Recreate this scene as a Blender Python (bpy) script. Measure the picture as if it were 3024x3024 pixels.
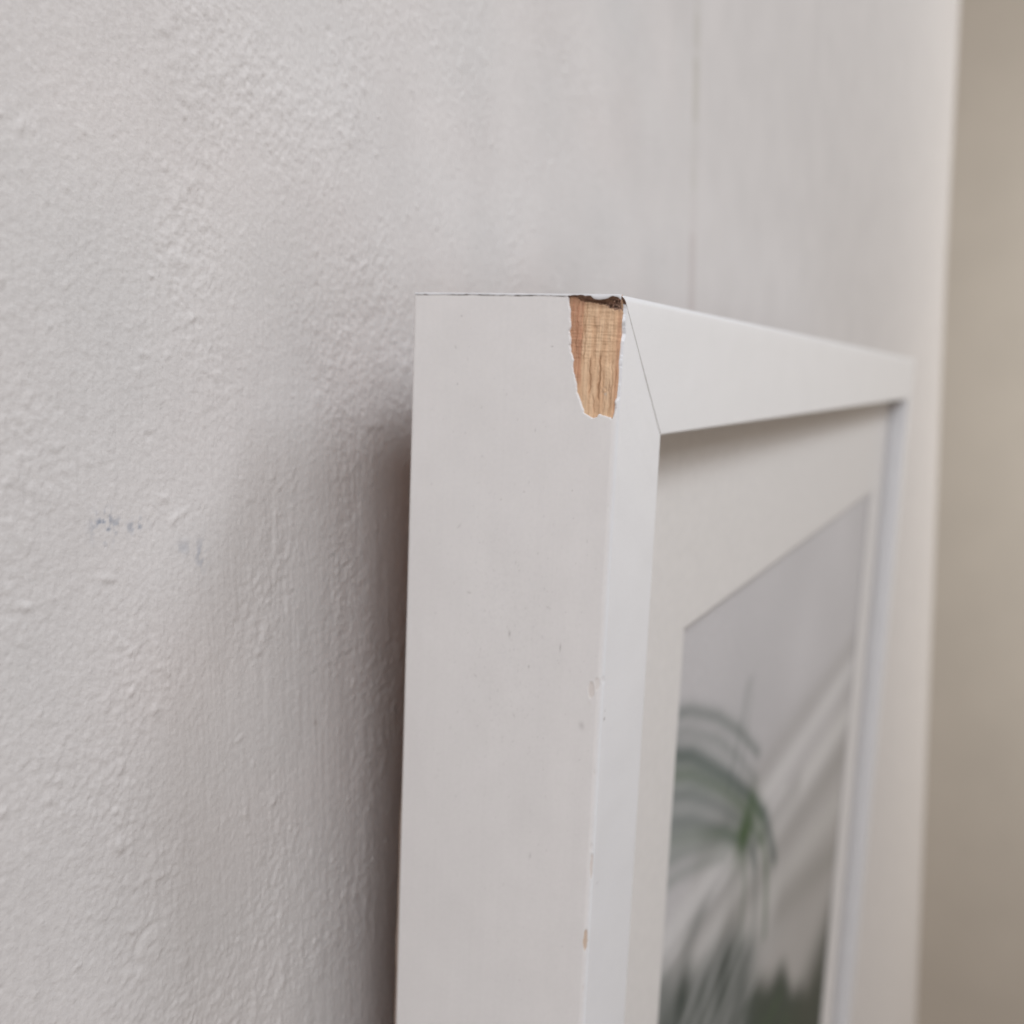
import bpy, math, random
import numpy as np
from mathutils import Matrix, Vector

random.seed(4)
rng = np.random.default_rng(11)
MM = 0.001
scene = bpy.context.scene
for o in list(bpy.data.objects):
    bpy.data.objects.remove(o)

# ------------------------------------------------------------------ camera
# world: X runs along the wall (to the right), Y points into the wall, Z is up;
# the origin is the upper left front corner of the picture frame
cam_data = bpy.data.cameras.new('camera')
cam = bpy.data.objects.new('camera', cam_data)
scene.collection.objects.link(cam)
CR = [[0.44123909, 0.12374298, -0.88881704],
      [-0.89738421, 0.05741503, -0.43749868],
      [-0.00310593, 0.99065190, 0.13637876]]
m = Matrix(CR).to_4x4()
m.translation = Vector((-0.14161132, -0.05168382, -0.01083866))
cam.matrix_world = m
cam_data.sensor_fit = 'HORIZONTAL'
cam_data.sensor_width = 36.0
cam_data.lens = 36.0
cam_data.clip_start = 0.005
cam_data.clip_end = 60.0
cam_data.dof.use_dof = True
cam_data.dof.focus_distance = 0.137
cam_data.dof.aperture_fstop = 18.5
scene.camera = cam

# ------------------------------------------------------------------ light
world = bpy.data.worlds.new('World')
scene.world = world
world.use_nodes = True
wb = world.node_tree.nodes['Background']
wb.inputs['Color'].default_value = (1.0, 0.82, 0.69, 1)
wb.inputs['Strength'].default_value = 0.225


def area_light(name, loc, target, sx, sy, watts, col):
    L = bpy.data.lights.new(name, 'AREA')
    L.shape = 'RECTANGLE'
    L.size, L.size_y, L.energy, L.color = sx, sy, watts, col
    o = bpy.data.objects.new(name, L)
    scene.collection.objects.link(o)
    o.location = loc
    o.rotation_euler = (Vector(target) - Vector(loc)).to_track_quat('-Z', 'Y').to_euler()
    return o


area_light('window_light', (0.92, -1.15, 1.35), (0, 0, -0.05), 0.32, 0.55, 12.5, (0.93, 0.995, 1.07))
area_light('front_fill_light', (-0.16, -0.58, 0.48), (0, 0, -0.04), 0.36, 0.36, 1.05, (0.95, 0.995, 1.06))  # unseen lamp added in front for falloff down the frame
area_light('side_fill_light', (-0.80, -0.70, 0.68), (0, 0, -0.02), 0.55, 0.55, 8.6, (0.965, 0.995, 1.045))  # unseen lamp added to brighten the frame's left side
area_light('far_fill_light', (1.85, -1.7, 0.20), (2.85, -0.65, -0.05), 0.9, 0.9, 26.0, (1.0, 0.985, 0.95))  # unseen lamp added to brighten the beige wall

vs = scene.view_settings
vs.view_transform = 'Standard'
vs.look = 'None'
vs.exposure = 0.0
vs.gamma = 1.0
scene.render.engine = 'CYCLES'
scene.cycles.max_bounces = 8
scene.cycles.use_denoising = True

# ------------------------------------------------------------------ helpers


def fnoise(ny, nx, dy, dx, ly, lx, seed, power=0.0):
    """smooth random field, unit variance; ly/lx feature sizes in the units of dy/dx"""
    r = np.random.default_rng(seed).standard_normal((ny, nx))
    fy = np.fft.fftfreq(ny, dy)[:, None]
    fx = np.fft.rfftfreq(nx, dx)[None, :]
    k = np.exp(-((fy * ly) ** 2 + (fx * lx) ** 2) * 2.0)
    h = np.fft.irfft2(np.fft.rfft2(r) * k, s=(ny, nx))
    return (h - h.mean()) / (h.std() + 1e-12)


def bilin(img, y, x):
    ny, nx = img.shape
    y = np.clip(y, 0, ny - 1.001)
    x = np.clip(x, 0, nx - 1.001)
    iy, ix = y.astype(int), x.astype(int)
    a, b = y - iy, x - ix
    return (img[iy, ix] * (1 - a) * (1 - b) + img[iy + 1, ix] * a * (1 - b)
            + img[iy, ix + 1] * (1 - a) * b + img[iy + 1, ix + 1] * a * b)


def sstep(a, b, x):
    t = np.clip((x - a) / (b - a), 0, 1)
    return t * t * (3 - 2 * t)


def poly_sdf(px, py, poly):
    """signed distance, positive inside"""
    P = np.asarray(poly, float)
    d = np.full(px.shape, 1e9)
    ins = np.zeros(px.shape, bool)
    n = len(P)
    for i in range(n):
        a, b = P[i], P[(i + 1) % n]
        e = b - a
        wx, wy = px - a[0], py - a[1]
        t = np.clip((wx * e[0] + wy * e[1]) / (e @ e + 1e-12), 0, 1)
        d = np.minimum(d, np.hypot(wx - t * e[0], wy - t * e[1]))
        c = ((a[1] <= py) & (b[1] > py)) | ((b[1] <= py) & (a[1] > py))
        xi = a[0] + (py - a[1]) / (b[1] - a[1] + 1e-12) * e[0]
        ins ^= c & (px < xi)
    return np.where(ins, d, -d)


def mesh_obj(name, verts, faces, mats, parent=None, col=None, smooth=False, fmat=None):
    me = bpy.data.meshes.new(name)
    verts = np.asarray(verts, np.float32)
    if isinstance(faces, np.ndarray):
        nf = len(faces)
        me.vertices.add(len(verts))
        me.vertices.foreach_set('co', verts.ravel())
        me.loops.add(nf * 4)
        me.loops.foreach_set('vertex_index', faces.astype(np.int32).ravel())
        me.polygons.add(nf)
        me.polygons.foreach_set('loop_start', np.arange(0, nf * 4, 4, dtype=np.int32))
        me.polygons.foreach_set('loop_total', np.full(nf, 4, np.int32))
    else:
        me.from_pydata(verts.tolist(), [], faces)
    for mt in (mats if isinstance(mats, (list, tuple)) else [mats]):
        me.materials.append(mt)
    if fmat is not None:
        me.polygons.foreach_set('material_index', np.asarray(fmat, np.int32))
    if smooth:
        me.polygons.foreach_set('use_smooth', np.ones(len(me.polygons), bool))
    me.update(calc_edges=True)
    me.validate()
    if col is not None:
        at = me.color_attributes.new('Col', 'FLOAT_COLOR', 'POINT')
        c4 = np.ones((len(verts), 4), np.float32)
        c4[:, :3] = col
        at.data.foreach_set('color', c4.ravel())
    o = bpy.data.objects.new(name, me)
    scene.collection.objects.link(o)
    if parent is not None:
        o.parent = parent
    return o


def grid_faces(nr, nc, closed=False):
    idx = np.arange(nr * nc).reshape(nr, nc)
    a, b, c, d = idx[:-1, :-1], idx[:-1, 1:], idx[1:, 1:], idx[1:, :-1]
    return np.stack([a, b, c, d], -1).reshape(-1, 4)


class Nodes:
    def __init__(self, name):
        self.mat = bpy.data.materials.new(name)
        self.mat.use_nodes = True
        self.t = self.mat.node_tree
        self.bsdf = self.t.nodes['Principled BSDF']

    def n(self, kind, **kw):
        nd = self.t.nodes.new(kind)
        for k, v in kw.items():
            if k in nd.inputs.keys():
                nd.inputs[k].default_value = v
            else:
                setattr(nd, k, v)
        return nd

    def l(self, a, b):
        self.t.links.new(a, b)

    def coords(self, scale):
        tc = self.n('ShaderNodeTexCoord')
        mp = self.n('ShaderNodeMapping')
        mp.inputs['Scale'].default_value = scale
        self.l(tc.outputs['Object'], mp.inputs['Vector'])
        return mp.outputs['Vector']

    def bump(self, height, strength, dist, normal=None):
        b = self.n('ShaderNodeBump')
        b.inputs['Strength'].default_value = strength
        b.inputs['Distance'].default_value = dist
        self.l(height, b.inputs['Height'])
        if normal is not None:
            self.l(normal, b.inputs['Normal'])
        return b.outputs['Normal']


def tint_noise(N, base_socket, coords, scale, lo, hi, detail=4):
    """multiply a colour by a soft noise"""
    nz = N.n('ShaderNodeTexNoise', Scale=scale, Detail=detail)
    N.l(coords, nz.inputs['Vector'])
    mr = N.n('ShaderNodeMapRange')
    mr.inputs['From Min'].default_value = 0.3
    mr.inputs['From Max'].default_value = 0.7
    mr.inputs['To Min'].default_value = lo
    mr.inputs['To Max'].default_value = hi
    N.l(nz.outputs['Fac'], mr.inputs['Value'])
    mx = N.n('ShaderNodeVectorMath', operation='SCALE')
    N.l(base_socket, mx.inputs[0])
    N.l(mr.outputs['Result'], mx.inputs['Scale'])
    return mx.outputs['Vector']


def mat_wall():
    N = Nodes('wall_paint')
    at = N.n('ShaderNodeAttribute', attribute_name='Col')
    c1 = N.coords((1, 1, 1))
    v = tint_noise(N, at.outputs['Color'], c1, 45.0, 0.965, 1.03)
    v = tint_noise(N, v, c1, 1100.0, 0.955, 1.035)
    N.l(v, N.bsdf.inputs['Base Color'])
    N.bsdf.inputs['Roughness'].default_value = 0.9
    N.bsdf.inputs['Specular IOR Level'].default_value = 0.12
    # fine grain of the dried paint: tiny grit and vertical brush hairs
    g1 = N.n('ShaderNodeTexNoise', Scale=1500.0, Detail=3.0)
    N.l(c1, g1.inputs['Vector'])
    g2 = N.n('ShaderNodeTexNoise', Scale=1.0, Detail=3.0)
    N.l(N.coords((1300, 1300, 130)), g2.inputs['Vector'])
    n1 = N.bump(g1.outputs['Fac'], 0.5, 0.0002)
    n2 = N.bump(g2.outputs['Fac'], 0.55, 0.0002, n1)
    N.l(n2, N.bsdf.inputs['Normal'])
    return N.mat


def mat_paint(name, col, rough=0.38, use_attr=False):
    N = Nodes(name)
    c1 = N.coords((1, 1, 1))
    if use_attr:
        src = N.n('ShaderNodeAttribute', attribute_name='Col').outputs['Color']
    else:
        rgb = N.n('ShaderNodeRGB')
        rgb.outputs[0].default_value = (*col, 1)
        src = rgb.outputs[0]
    v = tint_noise(N, src, c1, 60.0, 0.985, 1.012)
    v = tint_noise(N, v, c1, 1400.0, 0.985, 1.012)
    N.l(v, N.bsdf.inputs['Base Color'])
    N.bsdf.inputs['Roughness'].default_value = rough
    N.bsdf.inputs['Specular IOR Level'].default_value = 0.4
    g1 = N.n('ShaderNodeTexNoise', Scale=420.0, Detail=4.0)
    N.l(c1, g1.inputs['Vector'])
    g2 = N.n('ShaderNodeTexNoise', Scale=70.0, Detail=2.0)
    N.l(c1, g2.inputs['Vector'])
    n0 = N.bump(g2.outputs['Fac'], 0.2, 0.0012)
    N.l(N.bump(g1.outputs['Fac'], 0.14, 0.00012, n0), N.bsdf.inputs['Normal'])
    return N.mat


def mat_wood(name, rough=0.8):
    N = Nodes(name)
    src = N.n('ShaderNodeAttribute', attribute_name='Col').outputs['Color']
    v = tint_noise(N, src, N.coords((3500, 3500, 500)), 1.0, 0.86, 1.12)
    N.l(v, N.bsdf.inputs['Base Color'])
    N.bsdf.inputs['Roughness'].default_value = rough
    N.bsdf.inputs['Specular IOR Level'].default_value = 0.2
    g = N.n('ShaderNodeTexNoise', Scale=1.0, Detail=4.0)
    N.l(N.coords((4000, 4000, 700)), g.inputs['Vector'])
    N.l(N.bump(g.outputs['Fac'], 0.5, 0.0001), N.bsdf.inputs['Normal'])
    return N.mat


def mat_plain(name, col, rough=0.6, grain=200.0, lo=0.97, hi=1.03):
    N = Nodes(name)
    rgb = N.n('ShaderNodeRGB')
    rgb.outputs[0].default_value = (*col, 1)
    N.l(tint_noise(N, rgb.outputs[0], N.coords((1, 1, 1)), grain, lo, hi), N.bsdf.inputs['Base Color'])
    N.bsdf.inputs['Roughness'].default_value = rough
    N.bsdf.inputs['Specular IOR Level'].default_value = 0.3
    return N.mat


def mat_print():
    N = Nodes('printed_paper')
    src = N.n('ShaderNodeAttribute', attribute_name='Col').outputs['Color']
    N.l(tint_noise(N, src, N.coords((1, 1, 1)), 900.0, 0.96, 1.04), N.bsdf.inputs['Base Color'])
    N.bsdf.inputs['Roughness'].default_value = 0.6
    N.bsdf.inputs['Specular IOR Level'].default_value = 0.2
    return N.mat


def mat_glass():
    N = Nodes('clear_glass')
    t = N.t
    t.nodes.remove(N.bsdf)
    out = t.nodes['Material Output']
    tr = N.n('ShaderNodeBsdfTransparent')
    tr.inputs['Color'].default_value = (0.997, 0.998, 0.996, 1)
    gl = N.n('ShaderNodeBsdfGlossy')
    gl.inputs['Roughness'].default_value = 0.02
    gl.inputs['Color'].default_value = (1, 1, 1, 1)
    mx = N.n('ShaderNodeMixShader')
    mx.inputs['Fac'].default_value = 0.045      # weak fixed mirroring; the plant reflection sits in the print's colours
    N.l(tr.outputs['BSDF'], mx.inputs[1])
    N.l(gl.outputs['BSDF'], mx.inputs[2])
    N.l(mx.outputs['Shader'], out.inputs['Surface'])
    return N.mat


def mat_clear():
    N = Nodes('clear_glass_edge')
    t = N.t
    t.nodes.remove(N.bsdf)
    tr = N.n('ShaderNodeBsdfTransparent')
    tr.inputs['Color'].default_value = (0.998, 1.0, 0.998, 1)
    N.l(tr.outputs['BSDF'], t.nodes['Material Output'].inputs['Surface'])
    return N.mat


M_WALL = mat_wall()
WHITE = (0.82, 0.80, 0.79)
M_STILE = mat_paint('white_lacquer_worn', WHITE, 0.36, True)
M_PAINT = mat_paint('white_lacquer', (0.79, 0.795, 0.815), 0.32)  # white tinted bluish for the window light on the front faces
M_WOOD = mat_wood('bare_pine')
M_RAW = mat_plain('raw_fibreboard', (0.42, 0.22, 0.13), 0.9, 900, 0.7, 1.2)
M_END = mat_plain('dark_end_grain', (0.27, 0.17, 0.12), 0.9, 1800, 0.55, 1.3)
M_MAT = mat_plain('mat_board', (0.745, 0.718, 0.705), 0.85, 500)
M_BACK = mat_plain('brown_hardboard', (0.44, 0.19, 0.09), 0.85, 300, 0.85, 1.1)
M_PRINT = mat_print()
M_GLASS = mat_glass()
M_CLEAR = mat_clear()

# ------------------------------------------------------------------ wall
FRAME_W, FRAME_H = 463.4, 460.0
STILE_W, DEPTH = 21.29, 35.12
RECESS = 8.77                    # face of the mat below the front face of the frame
WALL_Y = DEPTH + 20.5            # mm


def spaced(lo, hi, fine_lo, fine_hi, step, ratio, extra=()):
    xs = list(np.arange(fine_lo, fine_hi + 1e-6, step))
    s, x = step, xs[-1]
    while x < hi:
        s *= ratio
        x += s
        xs.append(min(x, hi))
    s, x = step, xs[0]
    left = []
    while x > lo:
        s *= ratio
        x -= s
        left.append(max(x, lo))
    xs = np.array(left[::-1] + xs)
    if len(extra):
        xs = np.unique(np.concatenate([xs, extra]).round(3))
    return xs


def build_wall():
    WX1 = 1530.0
    xs = spaced(-900, WX1, -78, 108, 0.27, 1.035, np.arange(212, 232, 1.0))
    zs = spaced(-2200, 1500, -160, 64, 0.27, 1.03)
    # relief on a uniform sheet, sampled on the uneven grid
    st = 0.25
    x0, x1, z0, z1 = -110.0, 330.0, -260.0, 180.0
    nx, nz = int((x1 - x0) / st), int((z1 - z0) / st)
    F = lambda lz, lx, sd: fnoise(nz, nx, st, st, lz, lx, sd)
    und = F(60, 45, 1)
    patch = sstep(-0.6, 1.3, F(22, 16, 2))
    peb = F(2.6, 2.0, 3)
    peb = np.maximum(peb - 0.55, 0) ** 1.2
    med = F(3.6, 2.6, 4)
    fin = F(0.75, 0.6, 5)
    flake = 0.9 * np.tanh(2.4 * (F(0.8, 0.65, 19) - 0.3)) + 0.9 * np.tanh(2.4 * (F(1.25, 1.0, 16) - 0.3)) + 0.4 * np.tanh(2.0 * (F(2.6, 1.7, 17) - 0.5))
    hair = F(9, 0.55, 18)
    br = F(12, 0.7, 6)
    br2 = F(26, 1.4, 7)
    ridge = np.exp(-(F(9, 6, 8) / 0.10) ** 2) * sstep(-0.3, 1.0, F(18, 14, 9))
    dg = F(7, 3.2, 10)
    X = x0 + st * np.arange(nx)[None, :]
    Z = z0 + st * np.arange(nz)[:, None]
    brush = 0.35 + 0.75 * sstep(-45, 10, X) * sstep(-5, -45, Z)
    h = (0.10 * und + 0.055 * peb * (0.3 + patch) + 0.018 * med * (0.3 + 0.9 * patch) + 0.026 * fin * (0.55 + 0.6 * patch)
         + 0.034 * flake * (0.35 + 0.9 * patch) + 0.011 * hair * brush + 0.012 * br * brush + 0.014 * br2 * brush + 0.034 * ridge + 0.018 * dg)
    # single pimples of dried paint and small crusts
    r2 = np.random.default_rng(21)
    for k in range(2100):
        cx, cz = r2.uniform(-80, 110), r2.uniform(-170, 70)
        s = 0.18 + 0.36 * r2.random() ** 3.2
        a = s * r2.uniform(0.16, 0.42)
        if r2.random() < 0.08:
            a = -a
        ix, iz = int((cx - x0) / st), int((cz - z0) / st)
        R = int(5 * s / st) + 2
        sl = (slice(max(iz - R, 0), iz + R), slice(max(ix - R, 0), ix + R))
        xx, zz = X[:, sl[1]] - cx, Z[sl[0]] - cz
        e, th = r2.uniform(1.0, 2.2), r2.uniform(0, 3.14)
        p = xx * math.cos(th) + zz * math.sin(th)
        q = -xx * math.sin(th) + zz * math.cos(th)
        h[sl] += 1.15 * a * np.exp(-((p / (s * e)) ** 2 + (q / s) ** 2) ** 1.3)
    # a shallow round blister near the lower left
    d = np.hypot((X + 41.0) / 1.15, Z + 92.5)
    h += -0.16 * np.exp(-((d - 3.0) / 0.5) ** 2) * sstep(1.5, -2.5, (X + 41) - (Z + 92.5)) + 0.10 * np.exp(-(d / 2.3) ** 4)
    # colour: warm white emulsion, faint streak where an older line shows through, blue scuffs
    col_n = F(30, 24, 12)
    XX, ZZ = np.meshgrid(xs, zs)
    gx, gz = (XX - x0) / st, (ZZ - z0) / st
    fade = sstep(325, 120, XX) * sstep(-255, -190, ZZ) * sstep(176, 110, ZZ)
    H = bilin(h, gz, gx) * fade
    H += 1.2 * np.sin(XX / 260.0 + 0.6) * sstep(150, 700, XX) + 0.8 * np.sin(XX / 97.0) * sstep(250, 700, XX)
    base = np.array([0.660, 0.634, 0.620])
    col = np.ones(XX.shape + (3,)) * base
    cn = bilin(col_n, gz, gx) * fade
    col *= (1 + 0.010 * cn)[..., None]
    warm = bilin(F(20, 26, 13), gz, gx) * fade
    col *= 1 + np.stack([0.0025 * warm, -0.001 * warm, -0.002 * warm], -1)
    spk = bilin(F(0.7, 0.6, 14), gz, gx)
    spk2 = bilin(F(1.6, 1.2, 15), gz, gx)

    def scuff(cx, cz, rx, rz, amt):
        m = np.exp(-(((XX - cx) / rx) ** 2 + ((ZZ - cz) / rz) ** 2))
        k = m * sstep(0.0, 1.0, spk * 0.7 + spk2 * 0.7 + 0.25) * amt
        return k[..., None]
    blue = np.array([0.24, 0.28, 0.35])
    for a in ((-45.6, -31.0, 1.7, 1.9, 1.0), (-42.8, -31.2, 1.2, 0.9, 0.6), (-40.0, -31.6, 1.6, 1.0, 0.75), (-28.0, -37.5, 1.2, 2.2, 0.5), (-31.5, -36.0, 1.6, 1.0, 0.3)):
        k = scuff(*a)
        col = col * (1 - k) + blue * k
    dark = np.array([0.36, 0.31, 0.28])
    for a in ((-1.5, -72.0, 0.7, 0.9, 0.8), (-52.0, 8.6, 0.5, 0.5, 0.7)):
        k = scuff(*a)
        col = col * (1 - k) + dark * k
    seg = np.zeros(XX.shape)
    for za, zb, am in ((100, 112, 0.8), (75, 97, 1.0), (52, 60, 0.6), (8, 38, 1.0), (40, 47, 0.25)):
        seg = np.maximum(seg, am * sstep(za - 2, za + 2, ZZ) * sstep(zb + 2, zb - 2, ZZ))
    seg = np.maximum(seg, 0.35 * sstep(2, 6, ZZ))
    seg *= sstep(218.0, 219.5, XX) * sstep(227.0, 225.5, XX)
    k = (0.75 * seg)[..., None]
    pink = np.where((ZZ < 50)[..., None], np.array([0.57, 0.525, 0.51]), np.array([0.55, 0.525, 0.485]))
    col = col * (1 - k) + pink * k
    # the end of the wall runs slightly out of plumb
    flare = np.interp(zs, [-1300, -464, 132, 600], [290, 125, 0, 0])
    XX = XX + (np.clip((XX - 900) / (WX1 - 900), 0, 1) * flare[:, None])
    V = np.stack([XX, WALL_Y - H, ZZ], -1).reshape(-1, 3) * MM
    nr, nc = XX.shape
    faces = grid_faces(nr, nc)
    # the end of the wall and its back: real thickness
    th = 130.0
    n0 = len(V)
    endc = (np.arange(nr) * nc + nc - 1)
    begc = (np.arange(nr) * nc)
    ve = np.stack([WX1 + flare, np.full(nr, WALL_Y + th), zs], -1) * MM
    vb = np.stack([np.full(nr, xs[0]), np.full(nr, WALL_Y + th), zs], -1) * MM
    V = np.concatenate([V, ve, vb])
    ie, ib = n0 + np.arange(nr), n0 + nr + np.arange(nr)
    f1 = np.stack([endc[:-1], ie[:-1], ie[1:], endc[1:]], -1)
    f2 = np.stack([ib[:-1], begc[:-1], begc[1:], ib[1:]], -1)
    f3 = np.stack([ie[:-1], ib[:-1], ib[1:], ie[1:]], -1)
    faces = np.concatenate([faces, f1, f2, f3])
    C = np.concatenate([col.reshape(-1, 3), np.ones((2 * nr, 3)) * base])
    sm = np.ones(len(faces), bool)
    o = mesh_obj('wall', V, faces, M_WALL, None, C)
    sm[-3 * (nr - 1):] = False
    o.data.polygons.foreach_set('use_smooth', sm)
    o['kind'] = 'structure'
    o['label'] = 'off-white painted plaster wall with brush marks and bumps behind the frame'
    return o


build_wall()


def build_far_wall():
    nx, nz = 24, 24
    y = np.linspace(-3.2, 2.2, nx)
    z = np.linspace(-2.6, 1.9, nz)
    Y, Z = np.meshgrid(y, z)
    X = 2.9 + 0.004 * np.sin(Y * 5 + Z * 2)
    V = np.stack([X, Y, Z], -1).reshape(-1, 3)
    o = mesh_obj('far_wall', V, grid_faces(nz, nx), mat_plain('beige_paint', (0.71, 0.665, 0.595), 0.8, 6.0), None, None, True)
    sol = o.modifiers.new('thickness', 'SOLIDIFY')
    sol.thickness = 0.12
    sol.offset = -1
    o['kind'] = 'structure'
    o['label'] = 'blurred beige wall far beyond the end of the white wall'


build_far_wall()

# ------------------------------------------------------------------ picture frame
FR = Matrix([[0.99994038, 0.00047420, 0.01090950],
             [0.0, 0.99905664, -0.04342613],
             [-0.01091980, 0.04342354, 0.99899707]])
frame = bpy.data.objects.new('picture_frame', None)
scene.collection.objects.link(frame)
frame.empty_display_size = 0.02
fm = FR.to_4x4()
fm.translation = FR @ Vector((0, 0, -FRAME_H * MM))     # lower left front corner
frame.matrix_world = fm
frame['label'] = 'white box picture frame with a chipped corner showing bare wood, hung on the wall'
frame['category'] = 'picture frame'


def loc(x, y, v):
    """frame coordinates: x right, y back from the front face, v down from the top -> local metres"""
    return np.stack(np.broadcast_arrays(x, y, FRAME_H - np.asarray(v, float)), -1).astype(float) * MM


RAD = 1.05       # rounding of the outer front edge
RAD2 = 0.45      # rounding of the inner front edge


def profile(fine=False):
    """cross-section of the moulding from the outer back edge over the front to the inner back edge.
    returns x (across, from the outer side), y (back from front), nx, ny outward normal, p (distance from the outer front edge, + along the side)"""
    pts = []
    arc = RAD * math.pi / 4
    if fine:
        ps = list(np.arange(DEPTH - 0.3, 9.2, -0.17)) + list(np.arange(9.2, RAD + 0.05, -0.1))
    else:
        ps = [DEPTH - 0.3, 20.0, 8.0]
    pts.append((0.25, DEPTH, -0.3, 1, DEPTH))
    pts.append((0.06, DEPTH - 0.08, -0.8, 0.6, DEPTH))
    for y in ps:
        pts.append((0.0, y, -1.0, 0.0, y))
    for a in np.linspace(0, 90, 15 if fine else 9):
        t = math.radians(a)
        pts.append((RAD - RAD * math.cos(t), RAD - RAD * math.sin(t), -math.cos(t), -math.sin(t), RAD * (math.pi / 4 - t)))
    fx = np.linspace(RAD + 0.1, 3.4, 22) if fine else [4.0]
    for x in list(fx) + [7.0, 12.0, STILE_W - 3, STILE_W - RAD2 - 0.1]:
        pts.append((x, 0.0, 0.0, -1.0, -(x - RAD) - arc))
    for a in np.linspace(0, 90, 6):
        t = math.radians(a)
        pts.append((STILE_W - RAD2 + RAD2 * math.sin(t), RAD2 - RAD2 * math.cos(t), math.sin(t), -math.cos(t), -22))
    pts.append((STILE_W, RECESS + 3.2, 1, 0, -30))
    pts.append((STILE_W - 6, RECESS + 3.4, 0, 1, -36))
    pts.append((STILE_W - 6, DEPTH, 0, 1, -60))
    return np.array(pts)


# outline of the chipped patch: (distance from the front edge along the side, distance below the top), mm
CHIP = [(8.76, -0.5), (8.53, 1.73), (8.39, 3.0), (8.17, 4.53), (8.26, 5.42), (8.05, 6.82), (7.77, 8.09), (7.49, 9.37), (7.42, 10.65),
        (7.15, 11.8), (6.8, 12.95), (6.59, 14.36), (5.96, 15.62), (5.77, 16.51), (5.38, 17.27), (4.58, 17.67), (4.01, 17.96), (3.25, 17.85),
        (2.86, 17.38), (2.23, 17.6), (1.25, 17.92), (0.45, 18.15), (0.2, 17.34), (-0.1, 16.31), (0.05, 15.3), (-0.4, 14.64), (-0.5, 13.25),
        (-0.62, 11.48), (-0.55, 9.72), (-0.8, 8.46), (-0.7, 6.58), (-1.3, 5.58), (-1.0, 4.59), (-0.7, 3.6), (-1.1, 2.6), (-1.0, 1.61),
        (-0.5, 0.6), (-0.4, -0.5)]
HOLLOW = [(7.2, 0.85), (6.9, -0.6), (0.4, -0.6), (-0.3, 0.9), (-0.75, 1.62), (-0.95, 2.3), (0.27, 2.35), (1.9, 2.1), (2.6, 1.75), (3.98, 1.4),
          (5.5, 1.2), (6.62, 1.0)]
# small knocks along the front edge lower down: (p, v, half width, half length, bare?)
KNOCKS = [(1.75, 59.6, 0.4, 1.5, 0.2), (0.7, 58.2, 0.5, 0.9, 0.12), (-0.5, 57.5, 0.45, 0.55, 0.08), (0.15, 84.7, 0.26, 0.9, 0.05), (-0.1, 87.2, 0.24, 1.6, 0.35),
          (0.25, 100.2, 0.34, 2.1, 0.85), (0.3, 72.5, 0.12, 0.5, 0.1), (0.2, 108.5, 0.14, 0.6, 0.15), (0.35, 31.0, 0.12, 0.4, 0.0)]


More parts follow.
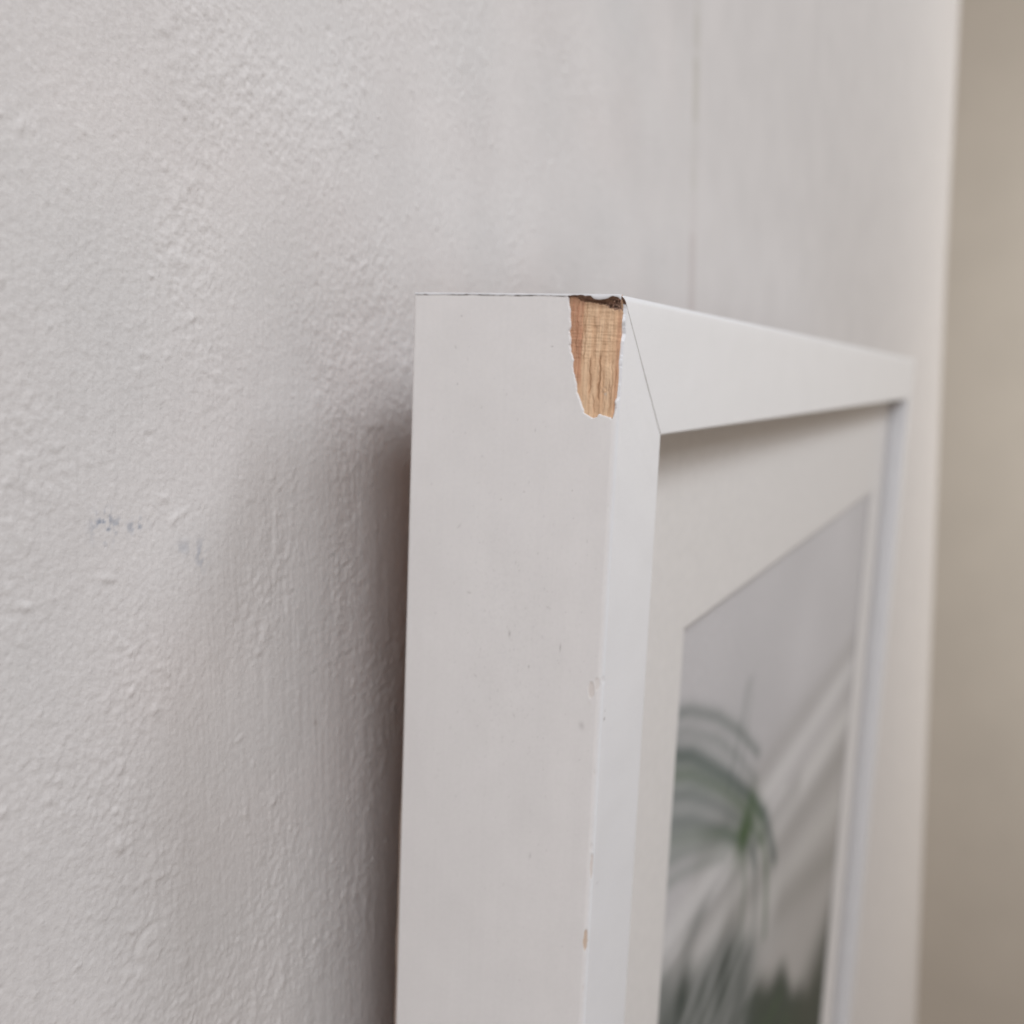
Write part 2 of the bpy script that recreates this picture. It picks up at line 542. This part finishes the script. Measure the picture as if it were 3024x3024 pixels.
def build_left_stile():
    P = profile(True)
    px, py, nx_, ny_, pp = P.T
    ts = np.concatenate([np.arange(0.34, 19.5, 0.1), np.arange(19.5, 134, 0.19), np.arange(135, 150, 2.0),
                         [160, 190, 230, 300, 400, FRAME_H - 60, FRAME_H - 30, FRAME_H]])
    n_t, n_p = len(ts), len(P)
    T, PP = np.meshgrid(ts, pp, indexing='ij')
    PX = np.broadcast_to(px, T.shape)
    jit = fnoise(1, n_p, 0.1, 0.1, 1, 1.1, 30)[0]
    # mitred ends: shear of the end rows
    top = np.clip(1 - (T - 0.34) / 70.0, 0, 1)
    bot = np.clip((T - (FRAME_H - 70)) / 70.0, 0, 1)
    lift = np.where(PX > 0.4, -0.20 * (1 - np.exp(-PX / 0.9)) + 0.0045 * PX, 0.035 * jit[None, :] * (T < 0.5))
    lift = lift + np.where(PX > 1.2, 0.030 * fnoise(1, n_p, 1, 1, 1, 2.0, 37), 0)
    Vd = T + (PX + lift) * top - PX * bot
    edge_n = fnoise(n_t, n_p, 0.1, 0.1, 0.5, 0.4, 31)
    edge_n2 = fnoise(n_t, n_p, 0.1, 0.1, 1.6, 1.6, 32)
    lo = (T < 20)
    sd = np.where(lo, poly_sdf(PP, np.where(lo, Vd, 50), CHIP) + 0.03 * edge_n + 0.07 * edge_n2, -9.0)
    sd = np.where(PP < -6, -9.0, sd)
    hol = poly_sdf(PP, np.where(lo, Vd, 50), HOLLOW)
    h = np.zeros(T.shape)
    h += (0.028 - 0.018 * sstep(1.2, 0.4, PP)) * np.exp(-(np.minimum(sd, 0) / 0.14) ** 2) * (sd <= 0) * (0.5 + 0.5 * sstep(-0.5, 1.0, edge_n2))
    h = np.where(sd > 0, -0.55 - 0.6 * sstep(0.0, 0.15, sd), h)
    h = np.where((sd > 0) & (hol > -0.25), -2.6 + 1.75 * sstep(2.2, 1.0, PP), h)
    # lacquer colour with scuffs and specks
    col = np.ones(T.shape + (3,)) * np.array(WHITE)
    side = (PP > 0.5) & (PP < DEPTH - 0.5)
    col += sstep(0.6, -0.6, PP)[..., None] * np.array([-0.01, 0.015, 0.045])  # cool window light on the front face, put into the lacquer colour
    r3 = np.random.default_rng(77)
    wv = fnoise(n_t, n_p, 0.19, 0.17, 14, 7, 33)
    col *= (1 + 0.005 * wv + 0.003 * fnoise(n_t, n_p, 0.19, 0.17, 30, 0.5, 38) + 0.004 * fnoise(n_t, n_p, 0.19, 0.17, 4, 3, 39))[..., None]
    specks = np.zeros(T.shape)

    def dab(p, v, rp, rv, th, amt):
        i0, i1 = np.searchsorted(ts, [v - 3 * max(rp, rv), v + 3 * max(rp, rv)])
        if i1 <= i0:
            return
        a, b = PP[i0:i1] - p, T[i0:i1] - v
        q = a * math.cos(th) + b * math.sin(th)
        w = -a * math.sin(th) + b * math.cos(th)
        specks[i0:i1] = np.maximum(specks[i0:i1], amt * np.exp(-((q / rp) ** 2 + (w / rv) ** 2)))
    for k in range(620):
        if r3.random() < 0.72:
            p, v = r3.normal(16, 6.0), r3.normal(58, 17)
        else:
            p, v = r3.uniform(2, 33), r3.uniform(4, 126)
        if p < 1.0 or p > 34:
            continue
        L = 0.10 + 0.25 * r3.random() ** 3
        dab(p, v, 0.07, 0.8 * L, r3.normal(0, 0.35), 0.08 + 0.26 * r3.random() ** 2.0)
    for p, v, L, th, a in ((25.7, 36.5, .55, -.7, .45), (10.7, 88.6, .6, -.15, .5), (20.5, 49.6, .12, 0, .8), (29.6, 51.3, .12, 0, .8), (16.0, 52.6, .6, .1, .9),
                           (7.2, 53.5, .7, -.05, .7), (23.5, 47.0, .4, 1.4, .7), (9.5, 47.5, .4, 1.3, .5), (21.8, 60.5, .4, .9, .6), (14.6, 65.8, .4, .5, .5),
                           (26.5, 3.5, .14, 0, .8), (10.9, 7.7, .22, 1.5, .7), (27.4, 8.3, .35, .5, .5), (26.8, 14.0, .2, .1, .6), (22.0, 25.0, .14, 0, .6),
                           (31.0, 30.2, .16, 0, .6), (18.4, 31.5, .14, 0, .7), (14.5, 29.9, .14, 0, .8), (6.5, 29.0, .14, 0, .6), (12.4, 57.4, .25, .1, .8)):
        dab(p, v, 0.095, 0.85 * L, th, 0.8 * a)
    dab(3.0, 65.2, 0.45, 0.6, 0.3, 0.28)
    dab(-1.5, 63.9, 0.35, 0.22, 0.2, 0.8)
    dab(-1.6, 62.6, 0.25, 0.14, 0.2, 0.45)
    dab(-2.4, 91.5, 0.5, 0.10, 0.0, 0.35)
    dark = np.array([0.23, 0.20, 0.19])
    k = specks[..., None]
    col = col * (1 - k) + dark * k
    kin = (sstep(0.10, 0.2, sd) * (hol > -0.4))[..., None]
    col = col * (1 - kin) + np.array([0.16, 0.10, 0.07]) * kin
    # a faint grey rub in the middle of the side
    rub = np.exp(-(((PP - 17) / 9) ** 2 + ((T - 50) / 17) ** 2)) * sstep(-0.2, 1.8, fnoise(n_t, n_p, 0.19, 0.17, 0.5, 0.35, 36))
    col *= (1 - 0.035 * rub * side)[..., None]
    # knocks on the edge
    raw = np.array([0.60, 0.42, 0.28])
    for p, v, rp, rv, bare in KNOCKS:
        i0, i1 = np.searchsorted(ts, [v - 4, v + 4])
        a, b = (PP[i0:i1] - p) / rp, (T[i0:i1] - v) / rv
        d = np.sqrt(a * a + b * b) + 0.30 * edge_n2[i0:i1] + 0.16 * edge_n[i0:i1]
        inn = sstep(1.05, 0.85, d)
        h[i0:i1] += -0.16 * inn * (0.45 + 0.55 * bare) + 0.018 * np.exp(-((d - 1.15) / 0.2) ** 2)
        kk = (inn * bare * 0.85)[..., None]
        col[i0:i1] = col[i0:i1] * (1 - kk) + raw * kk
    h += 0.006 * fnoise(n_t, n_p, 0.19, 0.17, 12, 9, 34) * side
    X = px[None, :] + nx_[None, :] * h
    Y = py[None, :] + ny_[None, :] * h
    V = loc(X, Y, Vd).reshape(-1, 3)
    faces = grid_faces(n_t, n_p)[:, ::-1]
    V, faces, fmat = cap_ends(V, faces, n_t, n_p)
    C = np.concatenate([col.reshape(-1, 3), np.tile(np.array([[0.42, 0.29, 0.2]]), (len(V) - n_t * n_p, 1))])
    o = mesh_obj('stile', V, faces, [M_STILE, M_RAW, M_END], frame, C, True, fmat)
    o['label'] = 'left stile with the broken corner, scuffs and knocked edge'
    return o


def cap_ends(V, faces, n_t, n_p):
    """close a swept moulding: back strip and raw mitre faces"""
    idx = np.arange(n_t * n_p).reshape(n_t, n_p)
    back = np.stack([idx[:-1, 0], idx[1:, 0], idx[1:, -1], idx[:-1, -1]], -1)
    nv = len(V)
    c0, c1 = V[idx[0]].mean(0), V[idx[-1]].mean(0)
    V = np.concatenate([V, V[idx[0]], V[idx[-1]], c0[None], c1[None]])
    a, b = nv + np.arange(n_p), nv + n_p + np.arange(n_p)
    m0, m1 = nv + 2 * n_p, nv + 2 * n_p + 1
    # fans written as quads over two edges
    def fan(r, mid):
        f = []
        for i in range(0, n_p - 1, 2):
            j = min(i + 2, n_p - 1)
            if j - i == 2:
                f.append((r[i], r[i + 1], r[j], mid))
            else:
                f.append((r[i], r[j], mid, mid))
        return [q for q in f if len(set(q)) == 4]
    caps = np.array(fan(a, m0) + fan(b, m1))
    fm = np.concatenate([np.zeros(len(faces)), np.ones(len(back)), np.full(len(caps), 2)])
    return V, np.concatenate([faces, back, caps]), fm


left_stile = build_left_stile()


def build_bare_wood():
    """the broken-out patch: splintered pine with saw marks, darker fibres, shade in their colour, in the hollow under the top"""
    st = 0.09
    ps = np.arange(9.2, -1.6, -st)
    vs_ = np.arange(0.02, 18.6, st)
    nr, nc = len(vs_), len(ps)
    Pp, Vv = np.meshgrid(ps, vs_)
    e1 = fnoise(nr, nc, st, st, 0.5, 0.4, 41)
    sd = poly_sdf(Pp, Vv, CHIP)
    hol = poly_sdf(Pp, Vv, HOLLOW) + 0.10 * e1 + 0.08 * fnoise(nr, nc, st, st, 0.25, 0.25, 42)
    grain = fnoise(nr, nc, st, st, 6.0, 0.30, 43)
    grain2 = fnoise(nr, nc, st, st, 9.0, 0.9, 44)
    saw = fnoise(nr, nc, st, st, 0.28, 3.0, 45)
    fib = fnoise(nr, nc, st, st, 0.3, 0.3, 46)
    big = fnoise(nr, nc, st, st, 2.6, 1.1, 47)
    upper = sstep(10.5, 7.0, Vv)
    # splinters: steps between long slivers
    sliver = np.zeros_like(Pp)
    for p0, va, vb, a, dep in ((4.55, 9.2, 14.4, 0.10, .22), (3.05, 8.6, 15.2, 0.14, .26), (5.6, 1.5, 9.5, 0.09, .14), (1.05, 9.5, 15.5, 0.10, .15), (1.35, 12.5, 17.5, 0.10, .15),
                               (3.75, 14.5, 17.2, 0.09, .16), (6.95, 0.8, 8.5, 0.08, .16), (6.1, 2.0, 8.0, .08, .12), (0.35, 10.0, 13.5, .08, .12), (2.2, 15.4, 17.3, .08, .12)):
        c = p0 + 0.10 * np.sin(Vv * 1.3 + p0 * 7) + 0.06 * np.sin(Vv * 3.7 + p0)
        sliver = np.maximum(sliver, dep / 0.26 * np.exp(-((Pp - c) / a) ** 2) * sstep(va - .5, va + .5, Vv) * sstep(vb + .5, vb - .5, Vv))
    plate = sstep(3.15, 2.95, Pp + 0.08 * np.sin(Vv * 2)) * sstep(9.8, 10.4, Vv) * sstep(13.9, 13.5, Vv + 0.3 * e1) * sstep(0.9, 1.2, Pp)
    rows = np.zeros_like(Pp)
    for v0, pa, pb in ((4.45, 0.8, 6.0), (4.9, 0.8, 5.2), (3.3, 1.0, 6.6), (5.5, 0.6, 6), (7.2, 2.0, 5.0), (2.75, 1, 6.4), (8.3, 1.0, 4.5), (9.3, 3.0, 7.5), (12.2, 6.2, 7.4)):
        rows = np.maximum(rows, np.exp(-((Vv - v0 - 0.05 * np.sin(Pp * 2)) / 0.07) ** 2) * sstep(pa - .3, pa + .3, Pp) * sstep(pb + .3, pb - .3, Pp))
    rows *= 0.35 + 0.65 * sstep(-0.3, 0.9, big + 0.6 * e1)
    z = -0.42 + 0.030 * grain + 0.030 * grain2 + 0.022 * saw * upper + 0.012 * fib - 0.26 * sliver + 0.10 * plate - 0.05 * rows
    z += 0.05 * big
    edge = sstep(0.0, 0.35, sd)
    z -= 0.05 * (1 - edge)
    # the patch runs off over the rounded front edge
    deep = sstep(-0.05, 0.30, hol)
    z = z * (1 - deep) + deep * (-1.15 + 0.55 * sstep(2.0, 0.9, Pp) + 0.12 * fib + 0.07 * e1 - 0.35 * sstep(1.2, 0.3, Vv) * sstep(0.9, 2.0, Pp))
    tan = np.array([0.72, 0.475, 0.30])
    pale = np.array([0.81, 0.57, 0.375])
    red = np.array([0.54, 0.285, 0.18])
    brown = np.array([0.40, 0.235, 0.14])
    col = tan + (pale - tan) * sstep(-0.6, 1.2, grain2 + 0.5 * big)[..., None]
    kr = sstep(5.75, 6.3, Pp + 0.10 * np.sin(Vv * 1.1)) * sstep(14.5, 11.5, Vv) * (0.72 + 0.28 * sstep(-1, 1, grain))
    kr = np.maximum(kr, 0.55 * sstep(0.85, 0.3, Pp) * sstep(1.0, 4.0, Vv))
    kr = np.maximum(kr, 0.25 * sstep(1.0, 2.4, big))
    col = col * (1 - kr[..., None]) + red * kr[..., None]
    kd = np.clip(0.8 * sliver + 0.30 * rows * upper + 0.09 * sstep(0.4, 2.0, saw) * upper + 0.14 * sstep(1.0, 2.4, -grain), 0, 0.9)[..., None]
    col = col * (1 - kd) + brown * kd
    knot = np.exp(-(((Pp - 1.9) / 0.45) ** 2 + ((Vv - 14.0) / 0.75) ** 2)) * sstep(-0.2, 1.2, fib)
    col = col * (1 - 0.8 * knot[..., None]) + np.array([0.6, 0.55, 0.50]) * 0.8 * knot[..., None]
    ks = (sstep(0.9, 0.0, Vv - 1.35 + 0.12 * (Pp - 4)) * (1 - deep) * 0.55)[..., None]
    col = col * (1 - ks) + np.array([0.36, 0.21, 0.13]) * ks
    fibre = np.array([0.25, 0.155, 0.115]) * (1 + 0.45 * np.clip(fib, -1.5, 2))[..., None]  # end-grain brown with the hollow's shade mixed into the colour
    col = col * (1 - deep[..., None]) + fibre * deep[..., None]
    # wrap onto the moulding
    arc = RAD * math.pi / 4
    t = np.clip((arc - Pp) / RAD, 0, math.pi / 2)
    nx_, ny_ = -np.cos(t), -np.sin(t)
    bx = np.where(Pp > arc, 0, np.where(Pp < -arc, RAD + (-Pp - arc), RAD - RAD * np.cos(t)))
    by = np.where(Pp > arc, RAD + (Pp - arc), np.where(Pp < -arc, 0, RAD - RAD * np.sin(t)))
    V = loc(bx + nx_ * z, by + ny_ * z, Vv).reshape(-1, 3)
    faces = grid_faces(nr, nc)
    ok = (sd + 0.05 * e1 > -0.12).ravel()
    faces = faces[ok[faces].all(1)][:, ::-1]
    o = mesh_obj('bare_wood', V, faces, M_WOOD, left_stile, np.clip(col, 0.02, 0.95).reshape(-1, 3), True)
    o['label'] = 'splintered bare wood patch where the white lacquer broke off'


build_bare_wood()


def build_moulding(which):
    """top rail, bottom rail or right stile: same moulding, mitred"""
    P = profile(False)
    px, py = P[:, 0], P[:, 1]
    L = FRAME_W if which in ('top', 'bottom') else FRAME_H
    ts = np.array([0, 8, 30, 70, 120, 200, L - 200, L - 120, L - 70, L - 30, L - 8, L], float)
    n_t, n_p = len(ts), len(P)
    T, PX = np.meshgrid(ts, px, indexing='ij')
    lo, hi = np.clip(1 - T / 70, 0, 1), np.clip((T - (L - 70)) / 70, 0, 1)
    along = T + PX * lo - PX * hi
    PY = np.broadcast_to(py, T.shape)
    if which == 'top':
        V = loc(along, PY, PX)
    elif which == 'bottom':
        V = loc(along, PY, FRAME_H - PX)
    else:
        V = loc(FRAME_W - PX, PY, along)
    faces = grid_faces(n_t, n_p)
    if which == 'top':
        faces = faces
    V, faces, fmat = cap_ends(V.reshape(-1, 3), faces, n_t, n_p)
    if which == 'top':
        # torn edge of the lacquer at the left end of the rail, overhanging the joint
        ys = np.arange(0.35, DEPTH - 0.1, 0.08)
        n = len(ys)
        j = fnoise(1, n, 0.08, 0.08, 1, 0.7, 51)[0] * 0.6 + fnoise(1, n, 0.08, 0.08, 1, 2.2, 52)[0] * 0.5
        hgt = 0.315 + 0.06 * j
        hgt += np.interp(ys, [0, .4, .9, 1.7, 2.4, 3.0, 3.9, 4.6, 5.1, 6.4, 6.9, 8.6, 8.9, 35],
                         [.55, .5, .1, -.08, .25, .42, .46, .32, 0, -.12, -.1, -.05, 0, 0])
        hgt = np.clip(hgt, 0.05, 2)
        rows = []
        for fr, xo in ((0.0, 0.02), (0.12, -0.05), (0.5, -0.07), (0.92, -0.06), (1.0, 0.02)):
            rows.append(loc(np.full(n, xo) - 0.012 * j * (0 < fr < 1), ys, -0.02 + hgt * fr))
        R = np.stack(rows, 0)
        base = len(V)
        V = np.concatenate([V, R.reshape(-1, 3)])
        f2 = grid_faces(5, n) + base
        faces = np.concatenate([faces, f2])
        fmat = np.concatenate([fmat, np.zeros(len(f2))])
    o = mesh_obj('stile' if which == 'right' else 'rail', V, faces, [M_PAINT, M_RAW, M_END], frame, None, True, fmat)
    # keep flats flat: split shading at the sharp arrises
    me = o.data
    me.update()
    return o


for w_ in ('top', 'bottom', 'right'):
    build_moulding(w_)


def build_back_edge():
    """unpainted back arris of the left stile, showing as a thin brown line low down"""
    vs_ = np.arange(60, 200, 0.8)
    n = len(vs_)
    nz = fnoise(1, n, 0.8, 0.8, 1, 9, 61)[0]
    wid = 0.42 * sstep(72, 90, vs_) * (0.75 + 0.2 * nz) * sstep(200, 190, vs_) + 0.02
    rows = [loc(np.full(n, 0.05), np.full(n, DEPTH - 0.1), vs_),
            loc(np.full(n, 0.10), DEPTH + 0.5 * wid, vs_),
            loc(np.full(n, 0.22), DEPTH + wid, vs_),
            loc(np.full(n, 1.5), DEPTH + wid, vs_),
            loc(np.full(n, 1.6), np.full(n, DEPTH - 0.1), vs_)]
    V = np.stack(rows, 0).reshape(-1, 3)
    o = mesh_obj('unpainted_edge', V, grid_faces(5, n), mat_plain('unpainted_wood', (0.36, 0.285, 0.24), 0.8, 400), left_stile, None, True)
    o['label'] = 'thin brown unpainted edge along the back of the stile'


build_back_edge()

# ------------------------------------------------------------------ mat, print, glass, back
OPEN_L, OPEN_T, OPEN_R = 73.73, 66.89, 401.27
OPEN_B = FRAME_H - 80.0


def build_mat():
    i = STILE_W - 4.5
    ring = lambda l, t, r, b, y: [loc(l, y, t), loc(r, y, t), loc(r, y, b), loc(l, y, b)]
    a = ring(i, i, FRAME_W - i, FRAME_H - i, RECESS)
    b = ring(OPEN_L, OPEN_T, OPEN_R, OPEN_B, RECESS)
    c = ring(OPEN_L + 1.4, OPEN_T + 1.4, OPEN_R - 1.4, OPEN_B - 1.4, RECESS + 1.5)
    d = ring(i, i, FRAME_W - i, FRAME_H - i, RECESS + 1.5)
    V = np.array(a + b + c + d)
    faces = []
    for r0, r1 in ((0, 4), (4, 8), (8, 12), (12, 0)):
        for k in range(4):
            q = (k + 1) % 4
            faces.append((r0 + k, r0 + q, r1 + q, r1 + k))
    o = mesh_obj('mat_board', V, faces, M_MAT, frame)
    o['label'] = 'off-white mat board with a bevelled window'


build_mat()


def build_print():
    l, t, r, b = OPEN_L - 8, OPEN_T - 8, OPEN_R + 8, OPEN_B + 8
    us = np.arange(l, r, 1.0)
    vv = np.arange(t, b, 1.0)
    U, V_ = np.meshgrid(us, vv)
    nr, nc = U.shape
    N = lambda lv, lu, sd: fnoise(nr, nc, 1, 1, lv, lu, sd)
    col = np.ones(U.shape + (3,)) * np.array([0.575, 0.56, 0.58])
    col *= (1 + 0.03 * N(40, 60, 71))[..., None]

    def lay(mask, c, amt=1.0):
        nonlocal col
        k = np.clip(mask * amt, 0, 1)[..., None]
        col = col * (1 - k) + np.array(c) * k

    def stroke(pts, w, c, amt):
        P = np.array(pts, float)
        # smooth the polyline
        tt = np.linspace(0, len(P) - 1, 60)
        Q = np.stack([np.interp(tt, range(len(P)), P[:, 0]), np.interp(tt, range(len(P)), P[:, 1])], 1)
        d = np.full(U.shape, 1e9)
        for i in range(len(Q) - 1):
            a, e = Q[i], Q[i + 1] - Q[i]
            s = np.clip(((U - a[0]) * e[0] + (V_ - a[1]) * e[1]) / (e @ e + 1e-9), 0, 1)
            d = np.minimum(d, np.hypot(U - a[0] - s * e[0], V_ - a[1] - s * e[1]))
        lay(np.exp(-(d / w) ** 2), c, amt)
    # darker towards the bottom
    lay(sstep(110, 260, V_), (0.42, 0.40, 0.38), 0.8)
    lay(sstep(120, 190, V_) * sstep(260, 80, U), (0.26, 0.26, 0.25), 0.6)
    # long pale and dark bands
    for (p, q, w, c, a) in (((80, 147), (400, 158), 6, (0.80, 0.79, 0.79), .50), ((80, 163), (400, 184), 7, (0.80, 0.79, 0.78), .50),
                            ((110, 138), (400, 146), 7, (0.30, 0.285, 0.27), .30), ((150, 176), (400, 205), 9, (0.25, 0.24, 0.22), .38),
                            ((80, 158), (260, 172), 6, (0.18, 0.17, 0.17), .32), ((180, 192), (400, 232), 8, (0.62, 0.61, 0.59), .45),
                            ((240, 215), (400, 262), 10, (0.24, 0.23, 0.21), .42), ((80, 154), (230, 162), 1.6, (0.75, 0.74, 0.74), .5)):
        stroke((p, q), w, c, a)
    # arching leaves, a plant reflection in the glass painted into the print
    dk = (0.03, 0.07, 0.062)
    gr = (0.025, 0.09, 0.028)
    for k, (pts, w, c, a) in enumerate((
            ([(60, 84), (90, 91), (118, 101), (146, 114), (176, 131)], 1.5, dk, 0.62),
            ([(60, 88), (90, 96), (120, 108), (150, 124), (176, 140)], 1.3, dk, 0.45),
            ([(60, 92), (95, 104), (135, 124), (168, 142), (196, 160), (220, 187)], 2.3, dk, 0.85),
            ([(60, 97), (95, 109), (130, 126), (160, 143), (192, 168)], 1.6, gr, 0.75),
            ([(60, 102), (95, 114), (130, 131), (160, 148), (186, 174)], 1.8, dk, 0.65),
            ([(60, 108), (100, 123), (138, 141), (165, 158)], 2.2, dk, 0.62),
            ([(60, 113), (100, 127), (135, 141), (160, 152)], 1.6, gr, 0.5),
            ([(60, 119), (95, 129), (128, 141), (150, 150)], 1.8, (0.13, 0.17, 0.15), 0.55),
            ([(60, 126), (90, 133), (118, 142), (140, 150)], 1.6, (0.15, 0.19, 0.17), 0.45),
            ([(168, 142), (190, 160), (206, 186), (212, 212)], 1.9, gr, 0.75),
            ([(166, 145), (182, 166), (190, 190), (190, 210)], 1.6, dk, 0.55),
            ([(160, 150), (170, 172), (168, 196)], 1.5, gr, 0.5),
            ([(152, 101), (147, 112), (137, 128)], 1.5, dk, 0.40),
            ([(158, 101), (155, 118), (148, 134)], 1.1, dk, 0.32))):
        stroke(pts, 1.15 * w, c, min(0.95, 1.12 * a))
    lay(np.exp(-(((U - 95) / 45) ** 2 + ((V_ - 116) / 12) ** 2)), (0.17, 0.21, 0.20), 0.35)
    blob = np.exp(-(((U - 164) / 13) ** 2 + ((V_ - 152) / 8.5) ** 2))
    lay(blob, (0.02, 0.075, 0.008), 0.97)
    # dark print and reflected plants along the bottom, both put into the colour
    top = 222 + (U - 200) * 0.58 + 5 * np.sin(U / 23.0) + 3 * np.sin(U / 9.0 + 1)
    lay(sstep(-7, 9, V_ - top) * sstep(172, 196, U), (0.022, 0.042, 0.028), 0.95)
    lay(sstep(-4, 10, V_ - top - 12) * sstep(-0.1, 1.3, N(9, 14, 75)) * sstep(178, 196, U), (0.05, 0.11, 0.04), 0.8)
    topl = 158 + (U - 90) * 0.40 + 3 * np.sin(U / 14.0)
    lay(sstep(-6, 9, V_ - topl) * sstep(215, 175, U), (0.10, 0.125, 0.12), 0.70)
    for (u0, v0, ru, rv, a) in ((101, 172, 8, 11, .9), (149, 194, 11, 13, .9), (122, 186, 6, 9, .5), (84, 176, 7, 12, .6), (176, 214, 12, 12, .7), (112, 156, 12, 3.5, .5)):
        lay(np.exp(-(((U - u0) / ru) ** 2 + ((V_ - v0) / rv) ** 2)), (0.016, 0.034, 0.028), a)
    for k in range(7):
        u0 = 76 + 19 * k
        stroke([(u0, 188 + 6 * k), (u0 + 60, 172 + 9 * k)], 1.5, (0.50, 0.51, 0.51), 0.38)
    lay(sstep(270, 320, V_), (0.05, 0.06, 0.045), 0.9)
    fy, fx = np.fft.fftfreq(nr)[:, None], np.fft.rfftfreq(nc)[None, :]
    ker = np.exp(-2 * (np.pi ** 2) * ((fy * 0.9) ** 2 + (fx * 2.0) ** 2))
    for c in range(3):
        col[..., c] = np.fft.irfft2(np.fft.rfft2(col[..., c]) * ker, s=(nr, nc))
    z = RECESS + 1.75
    V = loc(U, np.full(U.shape, z), V_).reshape(-1, 3)
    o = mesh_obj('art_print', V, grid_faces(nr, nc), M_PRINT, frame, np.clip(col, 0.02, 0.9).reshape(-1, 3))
    o['label'] = 'grey print behind the glass with a reflection of arching dark green leaves painted into it'


build_print()


def box(name, x0, x1, y0, y1, v0, v1, mats, fmat=None):
    V = np.array([loc(x, y, v) for x in (x0, x1) for y in (y0, y1) for v in (v0, v1)])
    f = [(2, 3, 1, 0), (5, 7, 6, 4), (1, 5, 4, 0), (6, 7, 3, 2), (4, 6, 2, 0), (3, 7, 5, 1)]
    return mesh_obj(name, V, f, mats, frame, None, False, fmat)


i = STILE_W - 4.6
box('glass_pane', i, FRAME_W - i, RECESS - 1.0, RECESS - 0.08, i, FRAME_H - i, [M_GLASS, M_CLEAR], [1, 1, 0, 1, 1, 1])
box('backing_board', i + 1.5, FRAME_W - i - 1.5, DEPTH - 9, DEPTH - 6.5, i + 1.5, FRAME_H - i - 1.5, M_BACK)
